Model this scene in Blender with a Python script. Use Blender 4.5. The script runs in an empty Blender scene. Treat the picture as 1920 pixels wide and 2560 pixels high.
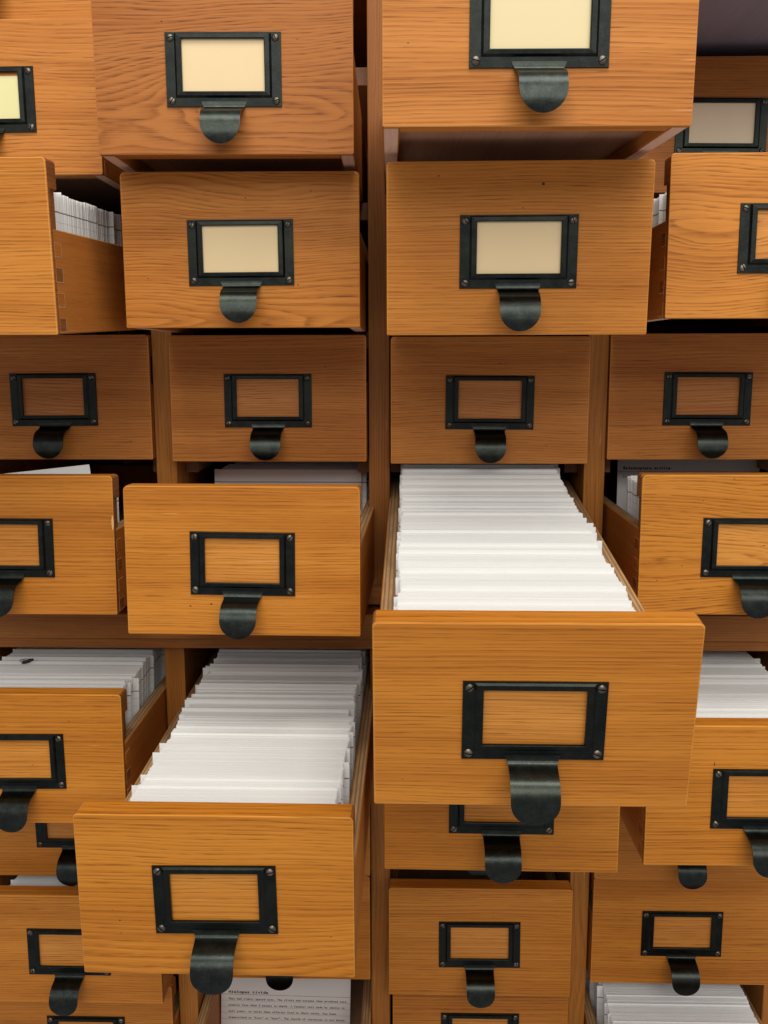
import bpy, bmesh, math, random
from mathutils import Matrix, Vector

S = 0.001                                   # everything below is measured in millimetres
scene = bpy.context.scene
col = scene.collection
rnd = random.Random(7)

# ------------------------------------------------------------------ camera
cam_d = bpy.data.cameras.new("camera")
cam = bpy.data.objects.new("camera", cam_d)
col.objects.link(cam)
cam_d.sensor_fit = 'VERTICAL'
cam_d.sensor_height = 36.0
cam_d.lens = 36.0 * 2335.8 / 2560.0
cam_d.clip_start = 0.01
cam_d.clip_end = 50
CR = ((0.99970896, 0.02401744, -0.00227083),
      (0.00173398, -0.16542215, -0.98622133),
      (-0.02406216, 0.98593036, -0.16541565))
m = Matrix.Identity(4)
for i in range(3):
    m[i][0] = CR[0][i]
    m[i][1] = -CR[1][i]
    m[i][2] = -CR[2][i]
m[0][3], m[1][3], m[2][3] = 22.76 * S, -777.04 * S, 34.62 * S
cam.matrix_world = m
scene.camera = cam

# ------------------------------------------------------------------ world and lamps
world = bpy.data.worlds.new("World")
scene.world = world
world.use_nodes = True
bg = world.node_tree.nodes["Background"]
bg.inputs[0].default_value = (1.0, 0.96, 0.99, 1)
bg.inputs[1].default_value = 0.42

def area(name, loc, target, sx, sy, power, color):
    d = bpy.data.lights.new(name, 'AREA')
    d.shape = 'RECTANGLE'
    d.size, d.size_y = sx, sy
    d.energy = power
    d.color = color
    o = bpy.data.objects.new(name, d)
    col.objects.link(o)
    o.location = loc
    o.rotation_euler = (Vector(target) - Vector(loc)).to_track_quat('-Z', 'Y').to_euler()
    return o

area("ceiling_light", (0.1, -0.95, 1.5), (0, -0.25, -0.25), 1.3, 0.6, 21, (1.0, 0.95, 0.86))
area("room_light", (0.30, -2.6, 1.3), (0, 0, -0.1), 2.6, 1.2, 39, (1.0, 0.95, 0.87))

scene.cycles.max_bounces = 6
scene.cycles.diffuse_bounces = 4
scene.cycles.glossy_bounces = 3
scene.view_settings.view_transform = 'Standard'
scene.view_settings.look = 'None'
scene.view_settings.exposure = 0.0
scene.view_settings.gamma = 1.0
scene.view_settings.use_curve_mapping = False

# ------------------------------------------------------------------ materials
def new_mat(name):
    mt = bpy.data.materials.new(name)
    mt.use_nodes = True
    nt = mt.node_tree
    for n in list(nt.nodes):
        nt.nodes.remove(n)
    out = nt.nodes.new('ShaderNodeOutputMaterial')
    bsdf = nt.nodes.new('ShaderNodeBsdfPrincipled')
    nt.links.new(bsdf.outputs[0], out.inputs[0])
    return mt, nt, bsdf

class NT:
    """small helper for wiring maths nodes"""
    def __init__(self, nt):
        self.nt = nt
    def _in(self, node, i, v):
        if v is None:
            return
        if hasattr(v, 'is_output'):
            self.nt.links.new(v, node.inputs[i])
        else:
            node.inputs[i].default_value = v
    def math(self, op, a, b=None, c=None, clamp=False):
        n = self.nt.nodes.new('ShaderNodeMath')
        n.operation = op
        n.use_clamp = clamp
        self._in(n, 0, a); self._in(n, 1, b); self._in(n, 2, c)
        return n.outputs[0]
    def vmul(self, v, s):
        n = self.nt.nodes.new('ShaderNodeVectorMath')
        n.operation = 'MULTIPLY'
        self._in(n, 0, v); n.inputs[1].default_value = s
        return n.outputs[0]
    def comb(self, x, y, z):
        n = self.nt.nodes.new('ShaderNodeCombineXYZ')
        self._in(n, 0, x); self._in(n, 1, y); self._in(n, 2, z)
        return n.outputs[0]
    def sep(self, v):
        n = self.nt.nodes.new('ShaderNodeSeparateXYZ')
        self._in(n, 0, v)
        return n.outputs
    def noise(self, v, scale=1.0, detail=2.0, rough=0.5):
        n = self.nt.nodes.new('ShaderNodeTexNoise')
        n.noise_dimensions = '3D'
        self._in(n, 'Vector', v)
        n.inputs['Scale'].default_value = scale
        n.inputs['Detail'].default_value = detail
        n.inputs['Roughness'].default_value = rough
        return n.outputs[0]
    def ramp(self, f, stops):
        n = self.nt.nodes.new('ShaderNodeValToRGB')
        self._in(n, 0, f)
        e = n.color_ramp.elements
        while len(e) < len(stops):
            e.new(0.5)
        for el, (p, c) in zip(e, stops):
            el.position = p
            el.color = c if len(c) == 4 else (*c, 1)
        return n.outputs[0]
    def maprange(self, f, a, b, c=0.0, d=1.0, smooth=False):
        n = self.nt.nodes.new('ShaderNodeMapRange')
        n.interpolation_type = 'SMOOTHSTEP' if smooth else 'LINEAR'
        n.clamp = True
        self._in(n, 0, f)
        for i, v in enumerate((a, b, c, d)):
            n.inputs[i + 1].default_value = v
        return n.outputs[0]
    def mix(self, f, a, b, mode='MIX'):
        n = self.nt.nodes.new('ShaderNodeMix')
        n.data_type = 'RGBA'
        n.blend_type = mode
        self._in(n, 0, f); self._in(n, 6, a); self._in(n, 7, b)
        return n.outputs[2]
    def attr(self, name):
        n = self.nt.nodes.new('ShaderNodeAttribute')
        n.attribute_type = 'OBJECT'
        n.attribute_name = name
        return n.outputs['Fac']
    def obj(self):
        return self.nt.nodes.new('ShaderNodeTexCoord').outputs['Object']
    def bump(self, h, strength, dist):
        n = self.nt.nodes.new('ShaderNodeBump')
        n.inputs['Strength'].default_value = strength
        n.inputs['Distance'].default_value = dist
        self._in(n, 'Height', h)
        return n.outputs[0]

def wood(name, axis='X', light=(0.600, 0.232, 0.026), mid=(0.465, 0.160, 0.0145), dark=(0.230, 0.066, 0.006),
         contrast=1.0, rough=0.46, window=False):
    """stained oak: growth rings round a pith line beside the board, fibres, pores, scuffs.
    Object properties: seed, pith_y (depth of the pith behind the face), pith_z, figure, tone, rose."""
    mt, nt, bsdf = new_mat(name)
    N = NT(nt)
    P = N.vmul(N.obj(), (1000, 1000, 1000))
    ox, oy, oz = x, y, z = N.sep(P)
    if axis == 'Z':
        x, z = z, x
    elif axis == 'Y':
        x, y = y, x
    seed = N.attr('seed')
    py, pz, tone, fig, rose = N.attr('pith_y'), N.attr('pith_z'), N.attr('tone'), N.attr('figure'), N.attr('rose')
    sx = N.math('MULTIPLY_ADD', seed, 411.0, x)
    q = N.comb(sx, N.math('MULTIPLY_ADD', seed, 37.0, y), N.math('MULTIPLY_ADD', seed, 13.0, z))
    warp = N.noise(N.vmul(q, (0.0062, 0.02, 0.0125)), 1.0, 1.0, 0.45)
    warp2 = N.noise(N.vmul(q, (0.018, 0.10, 0.13)), 1.0, 1.0, 0.5)
    yy = N.math('ADD', y, py)
    zz = N.math('SUBTRACT', z, pz)
    r = N.math('SQRT', N.math('ADD', N.math('MULTIPLY', yy, yy), N.math('MULTIPLY', zz, zz)))
    r = N.math('MULTIPLY_ADD', N.math('SUBTRACT', warp, 0.5), N.math('MULTIPLY', fig, 58.0), r)
    r = N.math('MULTIPLY_ADD', N.math('SUBTRACT', warp2, 0.5), N.math('MULTIPLY_ADD', fig, 2.6, 1.4), r)
    # rings of uneven width
    rn = N.noise(N.comb(N.math('MULTIPLY', r, 0.11), seed, 0.0), 1.0, 2.0)
    freq = N.math('MULTIPLY_ADD', N.math('FRACT', N.math('MULTIPLY', seed, 3.7)), 0.26, 0.30)
    rings = N.math('MULTIPLY_ADD', rn, 3.2, N.math('MULTIPLY', r, freq))
    fr = N.math('FRACT', rings)
    early = N.ramp(fr, [(0.0, (0.20,) * 3), (0.10, (0.0,) * 3), (0.30, (0.40,) * 3), (0.62, (0.85,) * 3), (0.88, (1,) * 3), (1.0, (0.4,) * 3)])
    fib = N.noise(N.vmul(q, (0.0042, 0.9, 0.80)), 1.0, 3.0, 0.68)
    fib2 = N.noise(N.vmul(q, (0.022, 2.2, 2.7)), 1.0, 1.0, 0.6)
    broad = N.noise(N.vmul(q, (0.0035, 0.05, 0.05)), 1.0, 1.0, 0.5)
    pore_n = N.noise(N.vmul(q, (0.034, 2.6, 3.4)), 1.0, 1.0, 0.5)
    pore = N.math('MULTIPLY', N.maprange(pore_n, 0.53, 0.66), N.math('SUBTRACT', 1.15, early))
    patch = N.maprange(N.noise(N.vmul(q, (0.006, 0.06, 0.055)), 1.0, 1.0), 0.40, 0.62, 0.45, 1.0)
    pore = N.math('MULTIPLY', pore, patch)
    f = N.math('MULTIPLY', early, N.math('MULTIPLY_ADD', fig, 0.30 * contrast, 0.20 * contrast))
    f = N.math('MULTIPLY_ADD', N.maprange(fib, 0.25, 0.75), 0.50, f)
    f = N.math('MULTIPLY_ADD', N.maprange(fib2, 0.3, 0.7), 0.36, f)
    f = N.math('MULTIPLY_ADD', N.maprange(broad, 0.3, 0.7), 0.52, f)
    f = N.math('ADD', N.math('MULTIPLY', f, 0.80), 0.12 - 0.11 + 0.10 * (1 - contrast))
    c = N.ramp(f, [(0.0, dark), (0.22, tuple(0.45 * a + 0.55 * b for a, b in zip(dark, mid))), (0.5, mid), (0.95, light)])
    c = N.mix(N.math('MULTIPLY', pore, 0.72 * contrast), c, (*[0.70 * v for v in dark], 1))
    # broken dark line along every growth ring
    inv = N.math('SUBTRACT', 1.0, early)
    brk = N.maprange(N.noise(N.vmul(q, (0.085, 0.5, 0.55)), 1.0, 1.0), 0.36, 0.60, 0.12, 1.0)
    inv = N.math('MULTIPLY', inv, brk)
    line = N.math('MULTIPLY', N.math('MULTIPLY', inv, inv), N.math('MULTIPLY', N.maprange(fib2, 0.34, 0.62, 0.40, 1.0), N.maprange(pore_n, 0.36, 0.60, 0.30, 1.0)))
    c = N.mix(N.math('MULTIPLY', line, N.math('MULTIPLY_ADD', fig, 0.66 * contrast, 0.44 * contrast), clamp=True), c, (*[0.60 * v for v in dark], 1))
    # a few small dark nicks and pale scuffs
    nick = N.maprange(N.noise(N.vmul(q, (0.26, 0.6, 0.60)), 1.0, 0.0), 0.905, 0.915)
    c = N.mix(nick, c, (0.07, 0.022, 0.006, 1))
    sc = N.maprange(N.noise(N.vmul(q, (0.03, 0.5, 0.75)), 1.0, 1.0), 0.73, 0.80)
    c = N.mix(N.math('MULTIPLY', sc, 0.35), c, (0.76, 0.40, 0.12, 1))
    # tone of the single board: above 0 deeper, below 0 paler; rose: pink cast of the light, put into the colour
    deep = N.mix(N.math('MAXIMUM', tone, 0.0), (1, 1, 1, 1), (0.58, 0.50, 0.58, 1))
    pale = N.mix(N.math('MAXIMUM', N.math('MULTIPLY', tone, -1.0), 0.0), (1, 1, 1, 1), (1.18, 1.26, 1.35, 1))
    pink = N.mix(rose, (1, 1, 1, 1), (0.95, 0.93, 2.2, 1))
    c = N.mix(1.0, N.mix(1.0, N.mix(1.0, c, deep, 'MULTIPLY'), pale, 'MULTIPLY'), pink, 'MULTIPLY')
    if window:                              # the wood under the label holder has kept its paler, unaged colour
        inx = N.maprange(N.math('ABSOLUTE', ox), 24.8, 26.5, 1.0, 0.0)
        inz = N.maprange(N.math('ABSOLUTE', N.math('SUBTRACT', oz, 1.0)), 15.0, 16.5, 1.0, 0.0)
        c = N.mix(N.math('MULTIPLY', inx, inz), c, N.mix(1.0, c, (1.12, 1.22, 1.8, 1), 'MULTIPLY'))
    nt.links.new(c, bsdf.inputs['Base Color'])
    nt.links.new(N.maprange(fib, 0.2, 0.8, rough + 0.09, rough - 0.05), bsdf.inputs['Roughness'])
    bsdf.inputs['Specular IOR Level'].default_value = 0.22
    h = N.math('SUBTRACT', N.math('MULTIPLY', fib2, 0.4), pore)
    nt.links.new(N.bump(h, 0.14, 0.0003), bsdf.inputs['Normal'])
    return mt

WOOD = wood('oak_front', window=True)
WOOD_EDGE = wood('oak_worn_lit_edge', light=(0.70, 0.30, 0.045), mid=(0.56, 0.215, 0.025), dark=(0.32, 0.105, 0.010), contrast=0.6, rough=0.36)  # worn bevels, with the highlight along the arris painted in as paler wood
WOOD_END = wood('oak_end_grain', axis='Y', light=(0.33, 0.13, 0.032), mid=(0.25, 0.088, 0.018), dark=(0.13, 0.042, 0.008), contrast=0.9, rough=0.55)
WOOD_POST = wood('oak_post', axis='Z', light=(0.46, 0.190, 0.030), mid=(0.36, 0.132, 0.017), dark=(0.20, 0.066, 0.008), contrast=0.8)
WOOD_RAIL = wood('oak_rail', light=(0.43, 0.172, 0.034), mid=(0.34, 0.120, 0.019), dark=(0.19, 0.062, 0.009), contrast=0.9)
WOOD_SIDE = wood('birch_side', axis='Y', light=(0.50, 0.190, 0.030), mid=(0.42, 0.146, 0.019), dark=(0.29, 0.090, 0.011), contrast=0.35, rough=0.5)
WOOD_RAW = wood('raw_wood', axis='Y', light=(0.36, 0.20, 0.09), mid=(0.29, 0.155, 0.065), dark=(0.19, 0.095, 0.038), contrast=0.5, rough=0.65)

WOOD_PALE = wood('pale_side_edge', axis='Y', light=(0.84, 0.60, 0.38), mid=(0.74, 0.50, 0.29), dark=(0.55, 0.34, 0.17), contrast=0.4, rough=0.6)
WOOD_GREY = wood('hardboard_bottom', axis='Y', light=(0.40, 0.36, 0.34), mid=(0.35, 0.31, 0.29), dark=(0.28, 0.24, 0.22), contrast=0.2, rough=0.6)

WOOD_BACK = wood('brown_hardboard', axis='Y', light=(0.52, 0.30, 0.15), mid=(0.44, 0.245, 0.115), dark=(0.33, 0.17, 0.075), contrast=0.25, rough=0.6)

def ply_edge():
    mt, nt, bsdf = new_mat('plywood_edge')
    N = NT(nt)
    P = N.vmul(N.obj(), (1000, 1000, 1000))
    x, y, z = N.sep(P)
    wob = N.noise(N.vmul(P, (0.2, 0.012, 0.2)), 1.0, 2.0)
    s = N.math('FRACT', N.math('MULTIPLY_ADD', wob, 0.25, N.math('MULTIPLY', x, 0.36)))
    band = N.ramp(s, [(0.0, (0.25,) * 3), (0.14, (0.1,) * 3), (0.26, (0.9,) * 3), (0.72, (1,) * 3), (0.86, (0.2,) * 3), (1.0, (0.25,) * 3)])
    dirt = N.maprange(N.noise(N.vmul(P, (0.25, 0.03, 0.25)), 1.0, 4.0, 0.65), 0.35, 0.68)
    c = N.mix(band, (0.21, 0.105, 0.042, 1), (0.56, 0.35, 0.165, 1))
    c = N.mix(N.math('MULTIPLY', dirt, 0.65), c, (0.22, 0.125, 0.055, 1))
    nt.links.new(c, bsdf.inputs['Base Color'])
    bsdf.inputs['Roughness'].default_value = 0.6
    return mt
PLY = ply_edge()

def metal(name, base, wear, rough, amount):
    mt, nt, bsdf = new_mat(name)
    N = NT(nt)
    P = N.vmul(N.obj(), (1000, 1000, 1000))
    seed = N.attr('seed')
    q = N.comb(*[N.math('ADD', a, N.math('MULTIPLY', seed, 91.0)) for a in N.sep(P)])
    n1 = N.noise(q, 0.16, 5.0, 0.66)
    n2 = N.noise(q, 0.9, 3.0, 0.6)
    n3 = N.noise(q, 0.045, 2.0, 0.5)
    w = N.maprange(N.math('MULTIPLY_ADD', n2, 0.35, N.math('MULTIPLY', n1, 0.65)), 0.44, 0.66)
    c = N.mix(N.math('MULTIPLY', w, amount), (*base, 1), (*wear, 1))
    c = N.mix(N.maprange(n3, 0.45, 0.7, 0.0, 0.45), c, (0.035, 0.040, 0.028, 1))
    nt.links.new(c, bsdf.inputs['Base Color'])
    bsdf.inputs['Metallic'].default_value = 1.0
    nt.links.new(N.math('MULTIPLY_ADD', n1, 0.16, rough - 0.08), bsdf.inputs['Roughness'])
    nt.links.new(N.bump(n2, 0.12, 0.0004), bsdf.inputs['Normal'])
    return mt
PLATE = metal('dark_bronze_plate', (0.019, 0.022, 0.021), (0.038, 0.044, 0.041), 0.38, 0.6)
TAB = metal('dark_bronze_pull', (0.027, 0.033, 0.031), (0.056, 0.062, 0.054), 0.31, 0.8)
STEEL = metal('old_screw_steel', (0.13, 0.11, 0.09), (0.32, 0.28, 0.24), 0.42, 0.9)

def paper(name, color, lines, mottled=0.05):
    mt, nt, bsdf = new_mat(name)
    N = NT(nt)
    P = N.vmul(N.obj(), (1000, 1000, 1000))
    x, y, z = N.sep(P)
    oi = nt.nodes.new('ShaderNodeObjectInfo')
    n = N.noise(P, 0.05, 3.0)
    c = N.mix(N.maprange(n, 0.35, 0.7, 0.0, mottled * 4), (*color, 1), (*[v * 0.90 for v in color], 1))
    c = N.mix(N.math('MULTIPLY', oi.outputs['Random'], 0.6), c, (color[0] * 0.93, color[1] * 0.925, color[2] * 0.90, 1))
    if lines:
        d = N.math('SUBTRACT', 65.0, z)
        k = N.math('ABSOLUTE', N.math('SUBTRACT', N.math('FRACT', N.math('ADD', N.math('DIVIDE', d, 6.2), 0.5)), 0.5))
        rule = N.math('MULTIPLY', N.math('LESS_THAN', k, 0.030), N.math('GREATER_THAN', d, 2.0))
        head = N.math('LESS_THAN', N.math('ABSOLUTE', d), 0.42)
        c = N.mix(N.math('MULTIPLY', rule, 0.5), c, (0.30, 0.31, 0.36, 1))
        c = N.mix(N.math('MULTIPLY', head, 0.85), c, (0.12, 0.07, 0.08, 1))
    nt.links.new(c, bsdf.inputs['Base Color'])
    bsdf.inputs['Roughness'].default_value = 0.75
    bsdf.inputs['Specular IOR Level'].default_value = 0.2
    return mt
CARD = paper('index_card_stock', (0.82, 0.83, 0.825), True)
CARD_PLAIN = paper('plain_card_stock', (0.80, 0.79, 0.78), False)
LABELS = {
    'cream': paper('cream_label_paper', (0.83, 0.66, 0.39), False, 0.04),
    'pale': paper('pale_label_paper', (0.82, 0.70, 0.42), False, 0.04),
    'yellow': paper('yellow_label_paper', (0.80, 0.76, 0.40), False, 0.04),
    'buff': paper('buff_label_paper', (0.85, 0.70, 0.50), False, 0.06),
}

def flat(name, color, rough=0.6, alpha=None):
    mt, nt, bsdf = new_mat(name)
    bsdf.inputs['Base Color'].default_value = (*color, 1)
    bsdf.inputs['Roughness'].default_value = rough
    if alpha:
        bsdf.inputs['Transmission Weight'].default_value = alpha
    return mt
INK = flat('typewriter_ink', (0.035, 0.025, 0.03), 0.8)
RULE = flat('printed_rule', (0.25, 0.24, 0.28), 0.8)
GLUE = flat('dried_glue', (0.62, 0.40, 0.22), 0.6)
DENT = flat('dark_dent', (0.09, 0.028, 0.007), 0.7)
CHIP = flat('fresh_chip', (0.72, 0.42, 0.17), 0.6)
FLY = flat('fly_body', (0.012, 0.011, 0.008), 0.35)
WING = flat('fly_wing', (0.30, 0.27, 0.25), 0.3, 0.75)

# ------------------------------------------------------------------ mesh helpers
def add_box(bm, x0, x1, y0, y1, z0, z1, mi=0):
    v = [bm.verts.new((x * S, y * S, z * S)) for x in (x0, x1) for y in (y0, y1) for z in (z0, z1)]
    fs = [(0, 1, 3, 2), (4, 6, 7, 5), (0, 4, 5, 1), (2, 3, 7, 6), (0, 2, 6, 4), (1, 5, 7, 3)]
    out = []
    for f in fs:
        fc = bm.faces.new([v[i] for i in f])
        fc.material_index = mi
        out.append(fc)
    return out

def finish(name, bm, mats, smooth=None):
    bmesh.ops.recalc_face_normals(bm, faces=bm.faces)
    me = bpy.data.meshes.new(name)
    bm.to_mesh(me)
    bm.free()
    for mt in (mats if isinstance(mats, (list, tuple)) else [mats]):
        me.materials.append(mt)
    if smooth is not None:
        for p in me.polygons:
            p.use_smooth = True
        me.set_sharp_from_angle(angle=math.radians(smooth))
    return me

def link(name, me, parent=None, loc=(0, 0, 0), rot=None):
    o = bpy.data.objects.new(name, me)
    col.objects.link(o)
    o.parent = parent
    o.location = [a * S for a in loc]
    if rot:
        o.rotation_euler = rot
    return o

def grain(o, py=40.0, pz=160.0, tone=0.0, seed=None, figure=0.2, rose=0.2):
    o['seed'] = float(seed if seed is not None else rnd.uniform(0, 20))
    o['pith_y'] = float(py)
    o['pith_z'] = float(pz)
    o['tone'] = float(tone)
    o['figure'] = float(figure)
    o['rose'] = float(rose)
    return o

def tag(o, label, cat, group=None, kind=None):
    o['label'] = label
    o['category'] = cat
    if group:
        o['group'] = group
    if kind:
        o['kind'] = kind
    return o

def bevel_box(name, x0, x1, y0, y1, z0, z1, mats, b=0.8):
    bm = bmesh.new()
    add_box(bm, x0, x1, y0, y1, z0, z1)
    if b:
        bmesh.ops.bevel(bm, geom=list(bm.edges), offset=b * S, segments=2, profile=0.5, affect='EDGES')
    return finish(name, bm, mats)

# ------------------------------------------------------------------ measured layout
W, H, T = 160.0, 102.3, 16.0                # drawer front
SIDE_TOP, SIDE_T, LAP = 11.0, 9.0, 4.4      # drawer side: top edge, thickness, lap of the front over it
BOX_LEN = 425.0
COLX = {1: -268.85, 2: -89.06, 3: 89.06, 4: 269.12}
ROWZ = {0: 317.0, 1: 211.36, 2: 106.17, 3: 0.0, 4: -102.35, 5: -264.94, 6: -370.68, 7: -474.32, 8: -578.94}
POSTX = (-358.0, -179.0, 0.0, 179.0, 358.0)

# ------------------------------------------------------------------ the cabinet
cab = bpy.data.objects.new('card_catalog_cabinet', None)
col.objects.link(cab)
cab.location = (0, 0, -0.645)
tag(cab, 'oak card catalogue cabinet frame of posts and rails holding all the drawers', 'cabinet')
def cpart(name, me, tone=0.0, py=40, pz=160):
    o = link(name, me, cab, (0, 0, 645))
    return grain(o, py, pz, tone)

for k, px in enumerate(POSTX):
    cpart('post', bevel_box('post', px - 8.6, px + 8.6, 0, 440, -159, 372, WOOD_POST, 0.6), 0.75 if px == 0 else 0.1, 60, 120 + 31 * k)
    cpart('post', bevel_box('post', px - 8.6, px + 8.6, 0, 440, -640, -212.2, WOOD_POST, 0.6), 0.15 if px == 0 else 0.0, 60, 140 + 23 * k)
cpart('base_rail', bevel_box('base_rail', -366.6, 366.6, 2, 440, -177, -159.2, WOOD_RAIL, 0.6), 0.25)
cpart('shelf_rail', bevel_box('shelf_rail', -372, 372, -18, 440, -202.6, -180, WOOD_RAIL, 1.2), 0.0, 20, 10)
cpart('lower_rail', bevel_box('lower_rail', -366.6, 366.6, -13, 440, -212, -202.8, WOOD_RAIL, 0.6), 0.15)
cpart('cabinet_top', bevel_box('cabinet_top', -372, 372, -8, 445, 372.2, 392, WOOD_RAIL, 1.0), 0.3)
cpart('cabinet_bottom', bevel_box('cabinet_bottom', -372, 372, -8, 445, -662, -640.2, WOOD_RAIL, 1.0), 0.3)
cpart('back_panel', bevel_box('back_panel', -372, 372, 445.2, 452, -660, 390, WOOD_SIDE, 0), 0.6)
runner_l = bevel_box('runner', 0, 11, 30, 438, -14, 0, WOOD_RAW, 0.5)
runner_r = bevel_box('runner', -11, 0, 30, 438, -14, 0, WOOD_RAW, 0.5)
for r, z in ROWZ.items():
    if r in (4,):
        continue
    for c in range(1, 5):
        for me, px in ((runner_l, POSTX[c - 1] + 8.8), (runner_r, POSTX[c] - 8.8)):
            o = link('runner', me, cab, (px, 0, 645 + z - 51.8))
            grain(o, 40, 90, 0.7 if r < 3 else 0.25)

# ------------------------------------------------------------------ drawer parts (shared meshes)
def outline(hw, z0, z1, rtop, rbot, n=4):
    pts = []
    for cx, cz, rr, a0 in ((hw, z1, rtop, 0), (-hw, z1, rtop, 90), (-hw, z0, rbot, 180), (hw, z0, rbot, 270)):
        sx, sz = (1 if cx > 0 else -1), (1 if cz == z1 else -1)
        for i in range(n + 1):
            a = math.radians(a0 + 90 * i / n)
            pts.append((cx - sx * rr + rr * math.cos(a), cz - sz * rr + rr * math.sin(a)))
    return pts

def extrude_outline(bm, pts, y0, y1, mi=0):
    a = [bm.verts.new((x * S, y0 * S, z * S)) for x, z in pts]
    b = [bm.verts.new((x * S, y1 * S, z * S)) for x, z in pts]
    n = len(pts)
    f0 = bm.faces.new(a)
    f1 = bm.faces.new(b[::-1])
    sides = [bm.faces.new((a[i], b[i], b[(i + 1) % n], a[(i + 1) % n])) for i in range(n)]
    for f in [f0, f1] + sides:
        f.material_index = mi
    return f0, f1, sides

def front_mesh(v):
    """drawer front: a lapped face board, full width above the side panels, narrower between them"""
    r = random.Random(v)
    bm = bmesh.new()
    pts = outline(W / 2, -H / 2, H / 2, 2.4 + r.random() * 1.2, 1.0)
    f0, f1, sides = extrude_outline(bm, pts, 0, LAP)
    for f in sides:
        if abs(f.calc_center_median().x) > 0.0785:
            f.material_index = 2
    before = set(bm.faces)
    res = bmesh.ops.bevel(bm, geom=list(f0.edges), offset=(0.55 + r.random() * 0.35) * S, segments=2, profile=0.5, affect='EDGES')
    for f in res['faces']:
        f.material_index = 1
    up = outline(W / 2, H / 2 - 17, H / 2, 2.4, 0.4)
    g0, g1, sd = extrude_outline(bm, up, LAP, T)
    for f in sd:
        if abs(f.calc_center_median().x) > 0.0785:
            f.material_index = 2
    res = bmesh.ops.bevel(bm, geom=list(g1.edges), offset=1.0 * S, segments=2, profile=0.5, affect='EDGES')
    for f in res['faces']:
        f.material_index = 1
    add_box(bm, -W / 2 + SIDE_T + 0.2, W / 2 - SIDE_T - 0.2, LAP, T - 0.01, -H / 2 + 0.6, SIDE_TOP + 0.4, 0)
    add_box(bm, -W / 2 + 2.2, W / 2 - 2.2, LAP, T - 0.02, SIDE_TOP + 0.4, H / 2 - 17, 2)
    return finish('front_panel', bm, [WOOD, WOOD_EDGE, WOOD_END])
FRONTS = [front_mesh(i) for i in range(5)]

def side_mesh(sgn):
    bm = bmesh.new()
    x0, x1 = (W / 2 - SIDE_T, W / 2) if sgn > 0 else (-W / 2, -W / 2 + SIDE_T)
    fs = add_box(bm, x0, x1, LAP + 0.1, BOX_LEN, -H / 2 + 0.3, SIDE_TOP)
    for f in fs:
        c = f.calc_center_median()
        if abs(c.z - SIDE_TOP * S) < 1e-6:
            f.material_index = 1
        elif abs(c.z - (-H / 2 + 0.3) * S) < 1e-6:
            f.material_index = 2
    res = bmesh.ops.bevel(bm, geom=[e for e in bm.edges if abs(e.verts[0].co.y - e.verts[1].co.y) > 0.1], offset=0.7 * S, segments=1, affect='EDGES')
    return finish('side_panel', bm, [WOOD_SIDE, PLY, WOOD_PALE])
SIDES = {s: side_mesh(s) for s in (-1, 1)}
BOTTOM = bevel_box('bottom_panel', -W / 2 + SIDE_T + 0.1, W / 2 - SIDE_T - 0.1, T + 0.1, BOX_LEN - 9, -43, -40, WOOD_GREY, 0)
BOTTOM_BROWN = bevel_box('bottom_panel', -W / 2 + SIDE_T + 0.1, W / 2 - SIDE_T - 0.1, T + 0.1, BOX_LEN - 9, -43, -40, WOOD_BACK, 0)
REAR = bevel_box('rear_panel', -W / 2 + SIDE_T + 0.1, W / 2 - SIDE_T - 0.1, BOX_LEN - 8.9, BOX_LEN - 0.2, -H / 2 + 1, SIDE_TOP - 0.5, WOOD_SIDE, 0.5)

def pin_mesh(sgn, dark):
    """end of a finger joint with a pale line of old glue round it, standing a hair proud of the side"""
    bm = bmesh.new()
    x = sgn * W / 2
    add_box(bm, min(x, x + sgn * 0.12), max(x, x + sgn * 0.12), LAP + 0.2, LAP + 11.4, -4.6, 4.1, 1)
    add_box(bm, min(x, x + sgn * 0.32), max(x, x + sgn * 0.32), LAP + 0.2, LAP + 10.3, -3.9, 3.9, 0)
    return finish('joint_pin', bm, [WOOD_END if dark else WOOD_SIDE, GLUE])
PINS = {(s, k): pin_mesh(s, k) for s in (-1, 1) for k in (0, 1)}

# label holder with its raised channel
PW, PH, PZ = 71.4, 43.4, -1.47
def plate_mesh():
    bm = bmesh.new()
    loops = [  # y, inset left/right, bottom, top
        (0.0, 0.0, 0.0, 0.0), (-0.95, 0.15, 0.15, 0.15), (-1.05, 5.9, 5.2, 0.7), (-2.35, 7.2, 6.4, 1.5),
        (-2.55, 9.9, 8.4, 3.7), (-2.35, 10.3, 8.8, 4.1), (-0.75, 10.35, 8.85, 4.15)]
    rows = []
    for y, lr, bt, tp in loops:
        x, z0, z1 = PW / 2 - lr, -PH / 2 + bt, PH / 2 - tp
        rows.append([bm.verts.new((a * S, y * S, b * S)) for a, b in ((-x, z0), (x, z0), (x, z1), (-x, z1))])
    for a, b in zip(rows, rows[1:]):
        for i in range(4):
            j = (i + 1) % 4
            bm.faces.new((a[i], a[j], b[j], b[i]))
    for i in range(4):                      # back rim so the frame is a closed solid
        j = (i + 1) % 4
        bm.faces.new((rows[-1][i], rows[-1][j], rows[0][j], rows[0][i]))
    return finish('label_holder', bm, PLATE)
HOLDER = plate_mesh()

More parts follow.
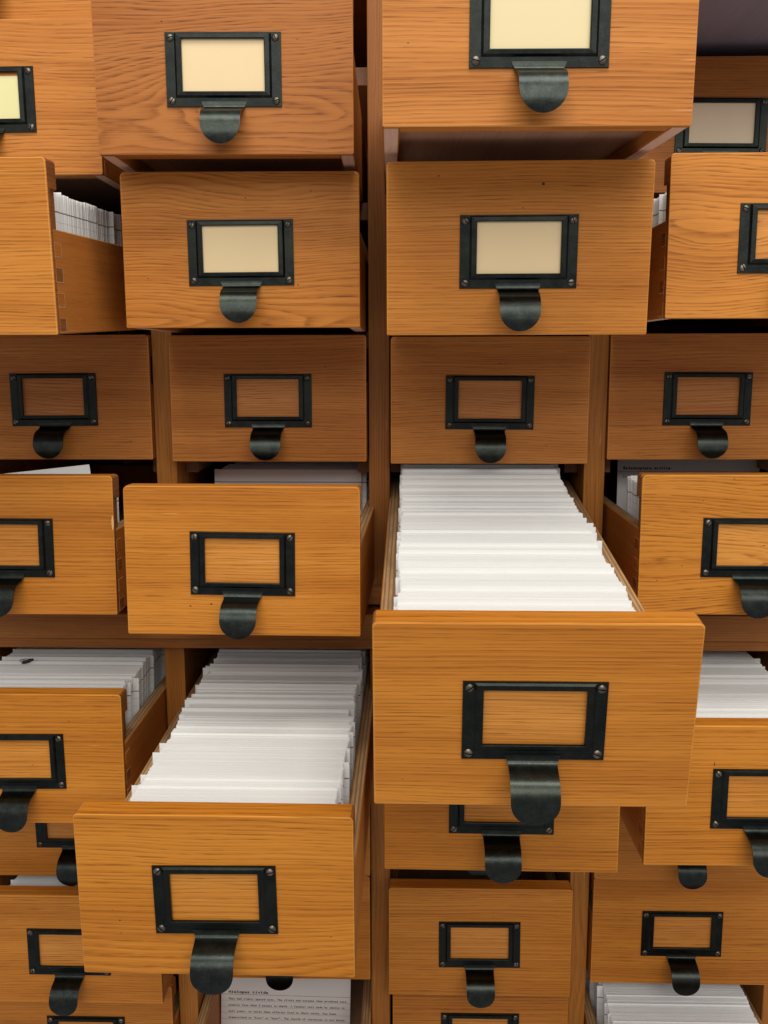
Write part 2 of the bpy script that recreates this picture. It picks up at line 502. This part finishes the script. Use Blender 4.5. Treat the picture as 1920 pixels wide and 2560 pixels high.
def pull_mesh():
    """finger pull: sweeps out from the lower edge of the plate, then drops to a round tongue"""
    prof = [(0.9, 3.0), (1.1, 0.8), (2.0, -1.1), (4.4, -2.3), (7.8, -3.1), (11.2, -3.9), (14.4, -5.3), (17.0, -7.9),
            (18.7, -11.2), (19.5, -14.8), (19.9, -18.6)]
    fine = []                               # smooth the profile
    for i in range(len(prof) - 1):
        p0, p1, p2, p3 = (Vector(prof[max(0, min(len(prof) - 1, i + k))]) for k in (-1, 0, 1, 2))
        for t in (0.0, 0.34, 0.67):
            v = 0.5 * ((2 * p1) + (p2 - p0) * t + (2 * p0 - 5 * p1 + 4 * p2 - p3) * t * t + (3 * p1 - p0 - 3 * p2 + p3) * t ** 3)
            fine.append((v.x, v.y))
    prof = fine + [prof[-1]]
    tip = -25.2
    hw = 12.2
    zs = [tip + 12.0 * (1 - math.sin(math.radians(a))) for a in (8, 22, 36, 48, 60, 70, 78, 84, 88)]
    pr = []
    for out, z in prof:
        w = hw + 1.8 * math.exp(-((z - 3.0) / 3.2) ** 2)
        if z < tip + 12:
            w = math.sqrt(max(0.0, hw ** 2 - ((tip + hw - z)) ** 2))
        pr.append((out, z, w))
    for z in zs:
        if z < -18.8:
            w = math.sqrt(max(0.05, hw ** 2 - (tip + hw - z) ** 2))
            pr.append((19.9 - 0.02 * (-18.6 - z) ** 2, z, w))
    bm = bmesh.new()
    NX = 8
    th = 1.1
    fr, bk = [], []
    for i, (o, z, w) in enumerate(pr):
        a, b = pr[max(0, i - 1)], pr[min(len(pr) - 1, i + 1)]
        t = Vector((0, -(b[0] - a[0]), b[1] - a[1])).normalized()
        nrm = Vector((0, t.z, -t.y))
        if nrm.y > 0:
            nrm = -nrm
        rowf, rowb = [], []
        for k in range(NX + 1):
            u = -1 + 2 * k / NX
            p = Vector((u * w, -o, z))
            rowf.append(bm.verts.new((p + nrm * th * 0.5) * S))
            rowb.append(bm.verts.new((p - nrm * th * 0.5) * S))
        fr.append(rowf); bk.append(rowb)
    n = len(pr)
    for i in range(n - 1):
        for k in range(NX):
            bm.faces.new((fr[i][k], fr[i][k + 1], fr[i + 1][k + 1], fr[i + 1][k]))
            bm.faces.new((bk[i][k], bk[i + 1][k], bk[i + 1][k + 1], bk[i][k + 1]))
        bm.faces.new((fr[i][0], fr[i + 1][0], bk[i + 1][0], bk[i][0]))
        bm.faces.new((fr[i][NX], bk[i][NX], bk[i + 1][NX], fr[i + 1][NX]))
    for k in range(NX):
        bm.faces.new((fr[0][k], bk[0][k], bk[0][k + 1], fr[0][k + 1]))
        bm.faces.new((fr[n - 1][k], fr[n - 1][k + 1], bk[n - 1][k + 1], bk[n - 1][k]))
    return finish('pull', bm, TAB, 40)
PULL = pull_mesh()

def screw_mesh():
    """domed screw head cut by a slot"""
    bm = bmesh.new()
    R0, g = 2.35, 0.34
    for s in (-1, 1):
        rings = []
        for rr, y in ((R0, 0.0), (R0, -0.35), (R0 * 0.72, -0.95), (R0 * 0.3, -1.2)):
            ring = []
            a0 = math.asin(min(0.95, g / rr))
            for i in range(8):
                a = a0 + (math.pi - 2 * a0) * i / 7
                ring.append(bm.verts.new((rr * math.cos(a) * S, y * S, s * rr * math.sin(a) * S)))
            rings.append(ring)
        for a, b in zip(rings, rings[1:]):
            for i in range(7):
                bm.faces.new((a[i], a[i + 1], b[i + 1], b[i]))
        bm.faces.new(rings[-1])
        bm.faces.new([r[0] for r in rings] + [r[-1] for r in rings[::-1]])
    add_box(bm, -R0 * 0.9, R0 * 0.9, -0.3, 0, -g, g, 1)
    return finish('screw', bm, [STEEL, PLATE], 50)
SCREW = screw_mesh()
LABEL_MESH = bevel_box('paper_label', -26.2, 26.2, -0.62, -0.3, -15.6, 15.4, LABELS['cream'], 0)

# ------------------------------------------------------------------ drawers
# (column,row): pulled out, sideways shift, lift, tilt of the front, turn, grain (pith_y, pith_z, tone, seed), label
D = {
 (1, 0): (80, 0, 0, -.01, 0, (45, 190, .05, 3.1), 'topmost drawer of the leftmost column, only its lower edge in the corner'),
 (4, 0): (150, 0, 0, 0, 0, (45, 190, .1, 4.1), 'drawer pulled out above the top right corner, its dark underside showing'),
 (2, 1): (166.4, -1.34, -.12, .010, .018, (26, -34, .6, 9.35), 'reddish drawer with arched grain and cream label, upper left of the wide post'),
 (1, 1): (99.34, -.70, -.73, -.017, -.001, (40, -150, -.05, 2.2), 'drawer with a bright yellow label in the upper left corner'),
 (3, 1): (267.5, .91, -.18, .039, .018, (60, 230, -.10, 7.7), 'far pulled drawer cut by the top edge, pale label, underside and side rails showing'),
 (4, 1): (-1.6, -.20, .83, -.029, .001, (60, 200, .5, 5.3), 'pushed in dark brown drawer with buff label near the top right corner'),
 (1, 2): (208.4, .44, -.40, .042, .001, (50, 260, -.15, 6.4), 'drawer at the left edge with finger joints and cards showing behind its front'),
 (2, 2): (129.0, .04, -1.65, -.001, .015, (20, -44, .12, 11.6), 'drawer with oval knot grain and cream label, directly under the reddish drawer'),
 (3, 2): (189.3, 1.25, -.35, .049, -.011, (70, 250, 0, 1.3), 'smooth grained drawer with cream label below the far pulled drawer at the top'),
 (4, 2): (156.1, .09, 2.64, -.024, .007, (24, 10, -.10, 14.2), 'wavy grained drawer at the right edge with an empty label holder and finger joints'),
 (1, 3): (7.67, .74, .58, -.008, .002, (80, 170, .15, 3.7), 'closed dark brown drawer, leftmost of the closed row across the middle'),
 (2, 3): (14.9, -.95, -.14, -.022, -.007, (80, -190, -.05, 8.8), 'closed drawer left of the wide post in the closed row across the middle'),
 (3, 3): (16.4, .72, -1.79, -.003, -.004, (50, 150, -.12, 12.9), 'closed drawer right of the wide post in the closed row across the middle'),
 (4, 3): (3.68, -1.12, .41, -.015, .012, (80, 210, .10, 0.4), 'closed dark brown drawer, rightmost of the closed row across the middle'),
 (1, 4): (116.3, -.30, .78, -.035, -.004, (60, 180, 0, 10.1), 'drawer at the left edge with chipped corner and a tilted card behind its front'),
 (2, 4): (162.7, .83, -.20, -.032, -.024, (60, 160, -.05, 2.9), 'half pulled drawer left of the wide post with empty holder, just above the shelf rail'),
 (3, 4): (334.2, -2.84, -1.13, .140, -.006, (60, 200, .10, 5.9), 'drawer pulled out farthest, sagging forward, full of bright white cards'),
 (4, 4): (113.2, 1.72, 1.46, -.014, -.004, (22, -12, -.08, 16.6), 'drawer with arched grain at the right edge, beside the far pulled drawer of white cards'),
 (1, 5): (121.1, -.27, .23, -.011, -.001, (70, 280, -.02, 7.1), 'plain orange drawer of cards at the left edge below the shelf rail'),
 (2, 5): (284.8, 2.13, .11, .035, -.008, (24, -58, 0, 4.7), 'large pulled out drawer of white cards in the lower left with long pull'),
 (3, 5): (181.5, -1.16, .14, -.004, -.010, (60, 200, .12, 9.9), 'drawer half hidden underneath the drawer pulled out farthest'),
 (4, 5): (169.9, -.71, -.55, -.014, .004, (50, 170, .02, 13.3), 'pulled out drawer of grey lit cards at the right edge below the shelf rail'),
 (1, 6): (17.1, .70, -.53, .005, 0, (60, 190, .18, 6.6), 'nearly closed drawer at the left edge half covered by the big lower left drawer'),
 (2, 6): (12, 0, 0, 0, 0, (60, 190, .2, 6.1), 'closed drawer hidden behind the large lower left drawer except its right edge'),
 (3, 6): (-2, 0, 0, 0, 0, (60, 190, .2, 8.1), 'pushed in drawer in the dark gap above the lower closed drawer'),
 (4, 6): (12, 0, 0, 0, 0, (60, 190, .35, 5.1), 'closed drawer behind the right edge drawer, only its pull tip showing below'),
 (1, 7): (47.1, -.81, .48, 0, .003, (50, 170, .05, 12.3), 'slightly open drawer in the lower left corner partly behind the big drawer'),
 (2, 7): (10.2, -.30, 0, 0, 0, (60, 190, .2, 15.1), 'closed drawer whose round pull tip hangs over the typed card at the bottom'),
 (3, 7): (28.3, -1.19, -.41, -.013, .001, (70, 190, .15, 17.4), 'nearly closed drawer at the bottom right of the wide post with shadowed top'),
 (4, 7): (9.8, .48, .20, -.006, -.003, (70, 170, .28, 18.7), 'closed drawer in the lower right above the bottom cards'),
 (1, 8): (20, 0, 0, 0, 0, (60, 190, .1, 10.8), 'drawer at the bottom left edge, only the top of its label holder in view'),
 (2, 8): (150, 0, 0, 0, 0, (60, 190, .1, 11.2), 'open drawer at the bottom edge holding the typed card'),
 (3, 8): (8.8, 1.83, .35, -.002, .003, (50, 150, .3, 1.9), 'closed drawer at the bottom edge right of the wide post, holder cut off'),
 (4, 8): (150, 0, 0, 0, 0, (60, 190, .1, 2.4), 'open drawer of cards in the bottom right corner'),
}
FIGURE = {(2, 1): 0.72, (2, 2): 0.55, (4, 2): 0.7, (1, 3): 0.2, (2, 3): 0.25, (4, 3): 0.2, (4, 4): 0.7, (2, 5): 0.30, (1, 1): 0.35, (3, 3): 0.25, (1, 2): 0.3, (3, 1): 0.3}
ROSE = {0: .5, 1: .6, 2: .3, 3: .6, 4: .08, 5: 0., 6: .2, 7: .15, 8: .2}  # tint per row: pinker light on the upper rows put into the wood colour
PINNED = {(1, 2): 1, (1, 4): 1, (1, 5): 1, (4, 2): -1, (4, 4): -1, (4, 5): -1, (1, 1): 1}
ROOTS = {}
BOXM = {}                                   # world matrix of each drawer box
for n, ((c, r), (d, dx, dz, droop, yaw, gr, label)) in enumerate(D.items()):
    sag = max(0.0, droop)
    X, Z = COLX[c] + dx, ROWZ[r] + dz - 0.85 * sag * max(0.0, d)
    root = bpy.data.objects.new('card_tray', None)
    col.objects.link(root)
    root.location = (X * S, -d * S, Z * S)
    root.rotation_euler = (sag, 0, yaw)
    tag(root, label, 'drawer', 'oak drawers of the card catalogue')
    ROOTS[(c, r)] = root
    lean = (droop - sag, 0, 0)
    py, pz, tone, seed = gr
    fp = grain(link('front_panel', FRONTS[n % 5], root, rot=lean), py, pz, tone, seed,
               FIGURE.get((c, r), 0.12), ROSE[r])
    for s in (-1, 1):
        grain(link('side_panel', SIDES[s], root), 90, 40, tone * 0.5)
    grain(link('bottom_panel', BOTTOM if (c, r) == (4, 0) else BOTTOM_BROWN, root), 90, 40, 0.2)
    grain(link('rear_panel', REAR, root), 90, 40, 0.3)
    if (c, r) in PINNED:
        s = PINNED[(c, r)]
        for k in range(4):
            grain(link('joint_pin', PINS[(s, (k + n) % 2)], root, (0, 0, SIDE_TOP - 11.6 - 14.9 * k)), 30, 20, 0.2 if k % 2 else -0.3)
    R = Matrix.Rotation(lean[0], 3, 'X')
    h = link('label_holder', HOLDER, root, R @ Vector((rnd.uniform(-.4, .4), -0.15, PZ)), (lean[0], rnd.uniform(-.012, .012), 0))
    h['seed'] = float(n) * 0.7
    p = link('pull', PULL, h, (0, 0, -PH / 2))
    p['seed'] = float(n) * 0.9 + 3
    for sx in (-1, 1):
        for sz in (-1, 1):
            q = link('screw', SCREW, h, (sx * (PW / 2 - 3.4), -0.95, sz * (PH / 2 - 3.5)), (0, rnd.uniform(0, 3.14), 0))
            q['seed'] = rnd.uniform(0, 9)
    BOXM[(c, r)] = Matrix.Translation(root.location) @ root.rotation_euler.to_matrix().to_4x4()

# small marks that the photograph shows on single fronts
def mark(key, x, z, rx, rz, mat, name):
    bm = bmesh.new()
    bmesh.ops.create_uvsphere(bm, u_segments=10, v_segments=6, radius=1, matrix=Matrix.Diagonal((rx * S, 0.12 * S, rz * S, 1)))
    droop = D[key][3]
    R = Matrix.Rotation(droop - max(0, droop), 3, 'X')
    o = link(name, finish(name, bm, mat, 60), ROOTS[key], R @ Vector((x, 0, z)), (droop - max(0, droop), 0, 0))
    return o
mark((3, 2), 14.0, 37.6, 1.0, 0.9, DENT, 'dent')
mark((3, 2), -48.6, 42.7, 0.5, 0.5, DENT, 'dent')
mark((3, 2), 37.0, -21.0, 0.5, 0.4, DENT, 'dent')
mark((2, 4), -21.7, -29.5, 0.9, 0.55, DENT, 'dent')
mark((4, 5), -34.7, 23.6, 0.4, 1.5, DENT, 'dent')
mark((2, 3), 47.0, 25.5, 0.5, 0.6, DENT, 'dent')
mark((1, 3), 62.0, -36.0, 0.6, 0.6, DENT, 'dent')
mark((1, 4), 79.2, 17.0, 0.9, 5.4, CHIP, 'chip')['label'] = 'pale chipped edge'

# paper labels slid into some of the holders
for key, kind, label in [((1, 1), 'yellow', 'bright yellow paper label in the upper left corner'),
                         ((2, 1), 'cream', 'cream paper label on the reddish arched grain drawer'),
                         ((2, 2), 'cream', 'cream paper label on the drawer with the oval knot'),
                         ((3, 1), 'pale', 'large pale paper label cut by the top edge of the picture'),
                         ((3, 2), 'cream', 'cream paper label right of the wide post, below the large pale one'),
                         ((4, 1), 'buff', 'greyish buff paper label on the pushed in drawer at upper right')]:
    me = LABEL_MESH.copy()
    me.materials[0] = LABELS[kind]
    o = link('paper_label', me)
    droop = D[key][3]
    dz = -2.2 if key == (1, 1) else 0.0
    o.matrix_world = BOXM[key] @ Matrix.Rotation(droop - max(0, droop), 4, 'X') @ Matrix.Translation(Vector((0, 0, PZ + 2.4 + dz)) * S)
    tag(o, label, 'label', 'paper labels in the drawer holders')

# ------------------------------------------------------------------ index cards
CW, CH, CT = 127.0, 76.0, 0.32
def card_mesh(name, mat):
    bm = bmesh.new()
    add_box(bm, -CW / 2, CW / 2, 0, CT, 0, CH)
    return finish(name, bm, mat)
CARD_MESH = card_mesh('index_card', CARD)

# drawer: (first card, last card, spacing, sideways bias, lean back in degrees, singled out cards, label phrase)
PACKS = {
 (3, 4): (24, 405, 0.46, -5.0, 7, 72, 'in the drawer pulled out farthest'),
 (2, 5): (24, 405, 0.46, 4.2, 7, 72, 'in the large lower left drawer'),
 (1, 5): (24, 330, 0.6, 1.0, 6, 30, 'in the plain orange drawer at the left edge'),
 (4, 5): (24, 400, 0.6, -2.0, 7, 26, 'in the pulled out drawer at the right edge'),
 (4, 8): (60, 400, 0.6, -1.0, 7, 24, 'in the bottom right corner drawer'),
 (1, 2): (22, 330, 1.1, 4.0, 3, 18, 'behind the finger jointed front at upper left'),
 (4, 4): (22, 104, 0.9, -3.0, 4, 16, 'beside the arched grain front at the right edge'),
 (2, 4): (200, 400, 0.8, 3.5, 6, 12, 'in the half pulled drawer left of the wide post'),
 (1, 4): (22, 50, 1.6, 4.0, 3, 5, 'in the drawer with the chipped corner'),
 (4, 2): (22, 120, 1.2, -4.0, 3, 6, 'in the narrow gap beside the wavy grained front'),
 (1, 7): (22, 120, 1.6, 0.0, 4, 5, 'in the slightly open lower left corner drawer'),
}
for key, (y0, y1, step, bias, lean, nind, phrase) in PACKS.items():
    rr = random.Random(key[0] * 31 + key[1])
    cards = []
    y = y0
    drift, height, lg = 0.0, 0.0, 0.0
    run = 0
    while y < y1:
        if run <= 0:                         # cards stand in tight bundles that share a shift, a height and a lean
            run = rr.choice((4, 8, 14, 24, 40, 60)) if y < 190 else rr.choice((3, 5, 8, 12, 18, 26))
            drift = rr.gauss(0, 1.0)
            height = max(0.0, rr.gauss(0.6, 0.4))
            lg = rr.gauss(0, 0.25)
            y += rr.choice((0, 0, 0, 0.2, 0.5, 1.0)) * (0.5 if key[0] == 4 else 1.0)
        run -= 1
        out = 0.0
        if rr.random() < 0.045:
            out = rr.choice((-1, 1)) * rr.uniform(2.0, 5.5)
        dx = max(-7.2, min(7.2, bias + drift + rr.gauss(0, 0.30) + out))
        up = height + rr.gauss(0, 0.06) + (rr.uniform(1.0, 3.0) if rr.random() < 0.03 else 0.0)
        cards.append((y, dx, up, math.radians(lean + lg), math.radians(rr.gauss(0, 0.05)), abs(out) + max(0, up)))
        y += step * rr.uniform(0.85, 1.25)
    order = sorted(range(len(cards)), key=lambda i: -cards[i][5])
    single = set(order[:nind // 2])
    rest = [i for i in range(len(cards)) if i not in single]
    single |= set(rest[:: max(1, len(rest) // max(1, nind - len(single)))][: nind - len(single)])
    M = BOXM[key]
    bm = bmesh.new()
    for i, (y, dx, up, ln, tw, _) in enumerate(cards):
        L = Matrix.Translation(Vector((dx, y, -40 + max(0, up))) * S) @ Matrix.Rotation(tw, 4, 'Y') @ Matrix.Rotation(-ln, 4, 'X')
        if i in single:
            o = link('index_card', CARD_MESH)
            o.matrix_world = M @ L
            tag(o, 'white index card filed upright ' + phrase, 'index card', 'cards ' + phrase)
        else:
            f = add_box(bm, -CW / 2, CW / 2, 0, CT, 0, CH)
            vs = list({v for fc in f for v in fc.verts})
            bmesh.ops.transform(bm, matrix=Matrix.Translation((0, 0, 0.040)) @ L, verts=vs)
    me = finish('packed_index_cards', bm, CARD)
    o = link('packed_index_cards', me)
    o.matrix_world = M @ Matrix.Translation((0, 0, -0.040))
    tag(o, 'dense row of packed white cards ' + phrase, 'index cards', None, 'stuff')

# a card standing askew in the drawer with the chipped corner
o = link('index_card', CARD_MESH)
o.matrix_world = Matrix.Translation(Vector((-279, -60, -131.0)) * S) @ Matrix.Rotation(math.radians(-6.2), 4, 'Y')
tag(o, 'white card standing askew above the chipped drawer front at left', 'index card')

# typed cards
_glyphs = {}
def glyph(ch):
    if ch not in _glyphs:
        cu = bpy.data.curves.new('glyph', 'FONT')
        cu.body = ch
        cu.size = 1.0
        cu.resolution_u = 2
        cu.offset = 0.03
        ob = bpy.data.objects.new('glyph', cu)
        col.objects.link(ob)
        dg = bpy.context.evaluated_depsgraph_get()
        me = bpy.data.meshes.new_from_object(ob.evaluated_get(dg))
        vs = [tuple(v.co) for v in me.vertices]
        fs = [tuple(p.vertices) for p in me.polygons]
        bpy.data.objects.remove(ob)
        bpy.data.curves.remove(cu)
        bpy.data.meshes.remove(me)
        _glyphs[ch] = (vs, fs)
    return _glyphs[ch]

def typed(name, text, pitch, size, x, z, bold, parent):
    """one typed line lying on the card face, every letter in its own fixed-width cell"""
    bm = bmesh.new()
    for i, ch in enumerate(text):
        if ch == ' ':
            continue
        vs, fs = glyph(ch)
        if not vs:
            continue
        w0, w1 = min(v[0] for v in vs), max(v[0] for v in vs)
        k = min(1.25, 0.86 * pitch / max(0.2 * size, (w1 - w0) * size)) if ch not in "il.,'\"" else 1.3
        for o in ((0.0, 0.18) if bold else (0.0,)):
            bv = [bm.verts.new(((x + (i + 0.5) * pitch + o + (v[0] - (w0 + w1) / 2) * size * k) * S, (-0.05 - o * 0.1) * S, (z + v[1] * size) * S)) for v in vs]
            for f in fs:
                try:
                    bm.faces.new([bv[j] for j in f])
                except ValueError:
                    pass
        if ch in 'ilrnmhfk':                  # slab feet of a typewriter face
            add_box(bm, x + (i + 0.14) * pitch, x + (i + 0.86) * pitch, -0.05, -0.04, z, z + size * 0.07)
    me = finish(name, bm, INK)
    return link(name, me, parent)

def rules(name, zs, th, parent):
    bm = bmesh.new()
    for z in zs:
        add_box(bm, -CW / 2, CW / 2, -0.03, -0.005, z - th / 2, z + th / 2)
    return link(name, finish(name, bm, RULE), parent)

CARD_PLAIN_MESH = card_mesh('index_card', CARD_PLAIN)
tc = link('index_card', CARD_PLAIN_MESH)
tc.matrix_world = Matrix.Translation(Vector((-95.5, 43, -618)) * S) @ Matrix.Rotation(math.radians(1.0), 4, 'Y') @ Matrix.Rotation(math.radians(-6), 4, 'X')
tag(tc, 'ruled card with four typed lines showing at the bottom of the picture', 'index card')
HZ = 33.0
typed('typed_title', 'Hielopus rigida', 2.62, 3.8, -56.5, HZ + 1.3, True, tc)
rules('ruled_line', [HZ], 0.42, tc)
rules('ruled_line', [HZ - 6.3 * k for k in range(1, 6)], 0.22, tc)
for k, t in enumerate(['They had widely spaced eyes. The clicks and screams they produced were',
                       'usually less than 5 meters in depth. A feeding call made by adults to',
                       'call young, or males when offering food to their mates, has been',
                       'transcribed as "biaw" or "byow". The length of gestation is not known']):
    typed('typed_line', t, 1.66, 2.7, -56.5, HZ - 6.3 * (k + 1) + 0.9, False, tc)

bc = link('index_card', CARD_PLAIN_MESH)
bc.matrix_world = Matrix.Translation(Vector((277.0, 64, -128.0)) * S) @ Matrix.Rotation(math.radians(-3), 4, 'X')
tag(bc, 'card with a typed title under the rightmost closed drawer', 'index card')
typed('typed_title', 'Balaenoptera arctica', 2.12, 3.6, -58.5, 60.6, True, bc)
rules('ruled_line', [58.4], 0.42, bc)
typed('typed_line', 'Pol. se', 1.75, 2.4, -58.5, 53.2, False, bc)

# ------------------------------------------------------------------ small fly on the cards
fly = bpy.data.objects.new('fly', None)
col.objects.link(fly)
fly.location = (-0.3045, -0.0095, -0.2258)
fly.scale = (1.2, 1.2, 1.2)
fly.rotation_euler = (0, -0.25, 0.25)
tag(fly, 'small dark fly sitting on the grey white cards at the left edge', 'fly')
def blob(name, parts, mat):
    bm = bmesh.new()
    for (x, y, z), (a, b, c) in parts:
        mm = Matrix.Translation(Vector((x, y, z)) * S) @ Matrix.Diagonal((a * S, b * S, c * S, 1))
        bmesh.ops.create_uvsphere(bm, u_segments=12, v_segments=8, radius=1, matrix=mm)
    return finish(name, bm, mat, 60)
link('body', blob('body', [((-1.6, 0, 0.2), (2.7, 1.3, 1.2)), ((1.5, 0, 0.4), (1.9, 1.35, 1.3)), ((3.6, 0, 0.3), (0.9, 1.1, 0.95))], FLY), fly)
for s in (-1, 1):
    bm = bmesh.new()
    vs = [bm.verts.new((x * S, y * s * S, z * S)) for x, y, z in ((1.2, .6, 1.5), (-1.0, 2.2, 1.9), (-4.2, 2.6, 2.3), (-5.4, 1.6, 2.4), (-4.0, .7, 2.1))]
    bm.faces.new(vs)
    bmesh.ops.solidify(bm, geom=list(bm.faces), thickness=0.05 * S)
    link('wing', finish('wing', bm, WING), fly)
    bm = bmesh.new()
    for k in range(3):
        x0 = 0.4 + k * 0.8
        add_box(bm, x0 - 0.1, x0 + 0.1, min(s * 0.9, s * 2.6), max(s * 0.9, s * 2.6), -0.7, -0.5)
    link('legs', finish('legs', bm, FLY), fly)
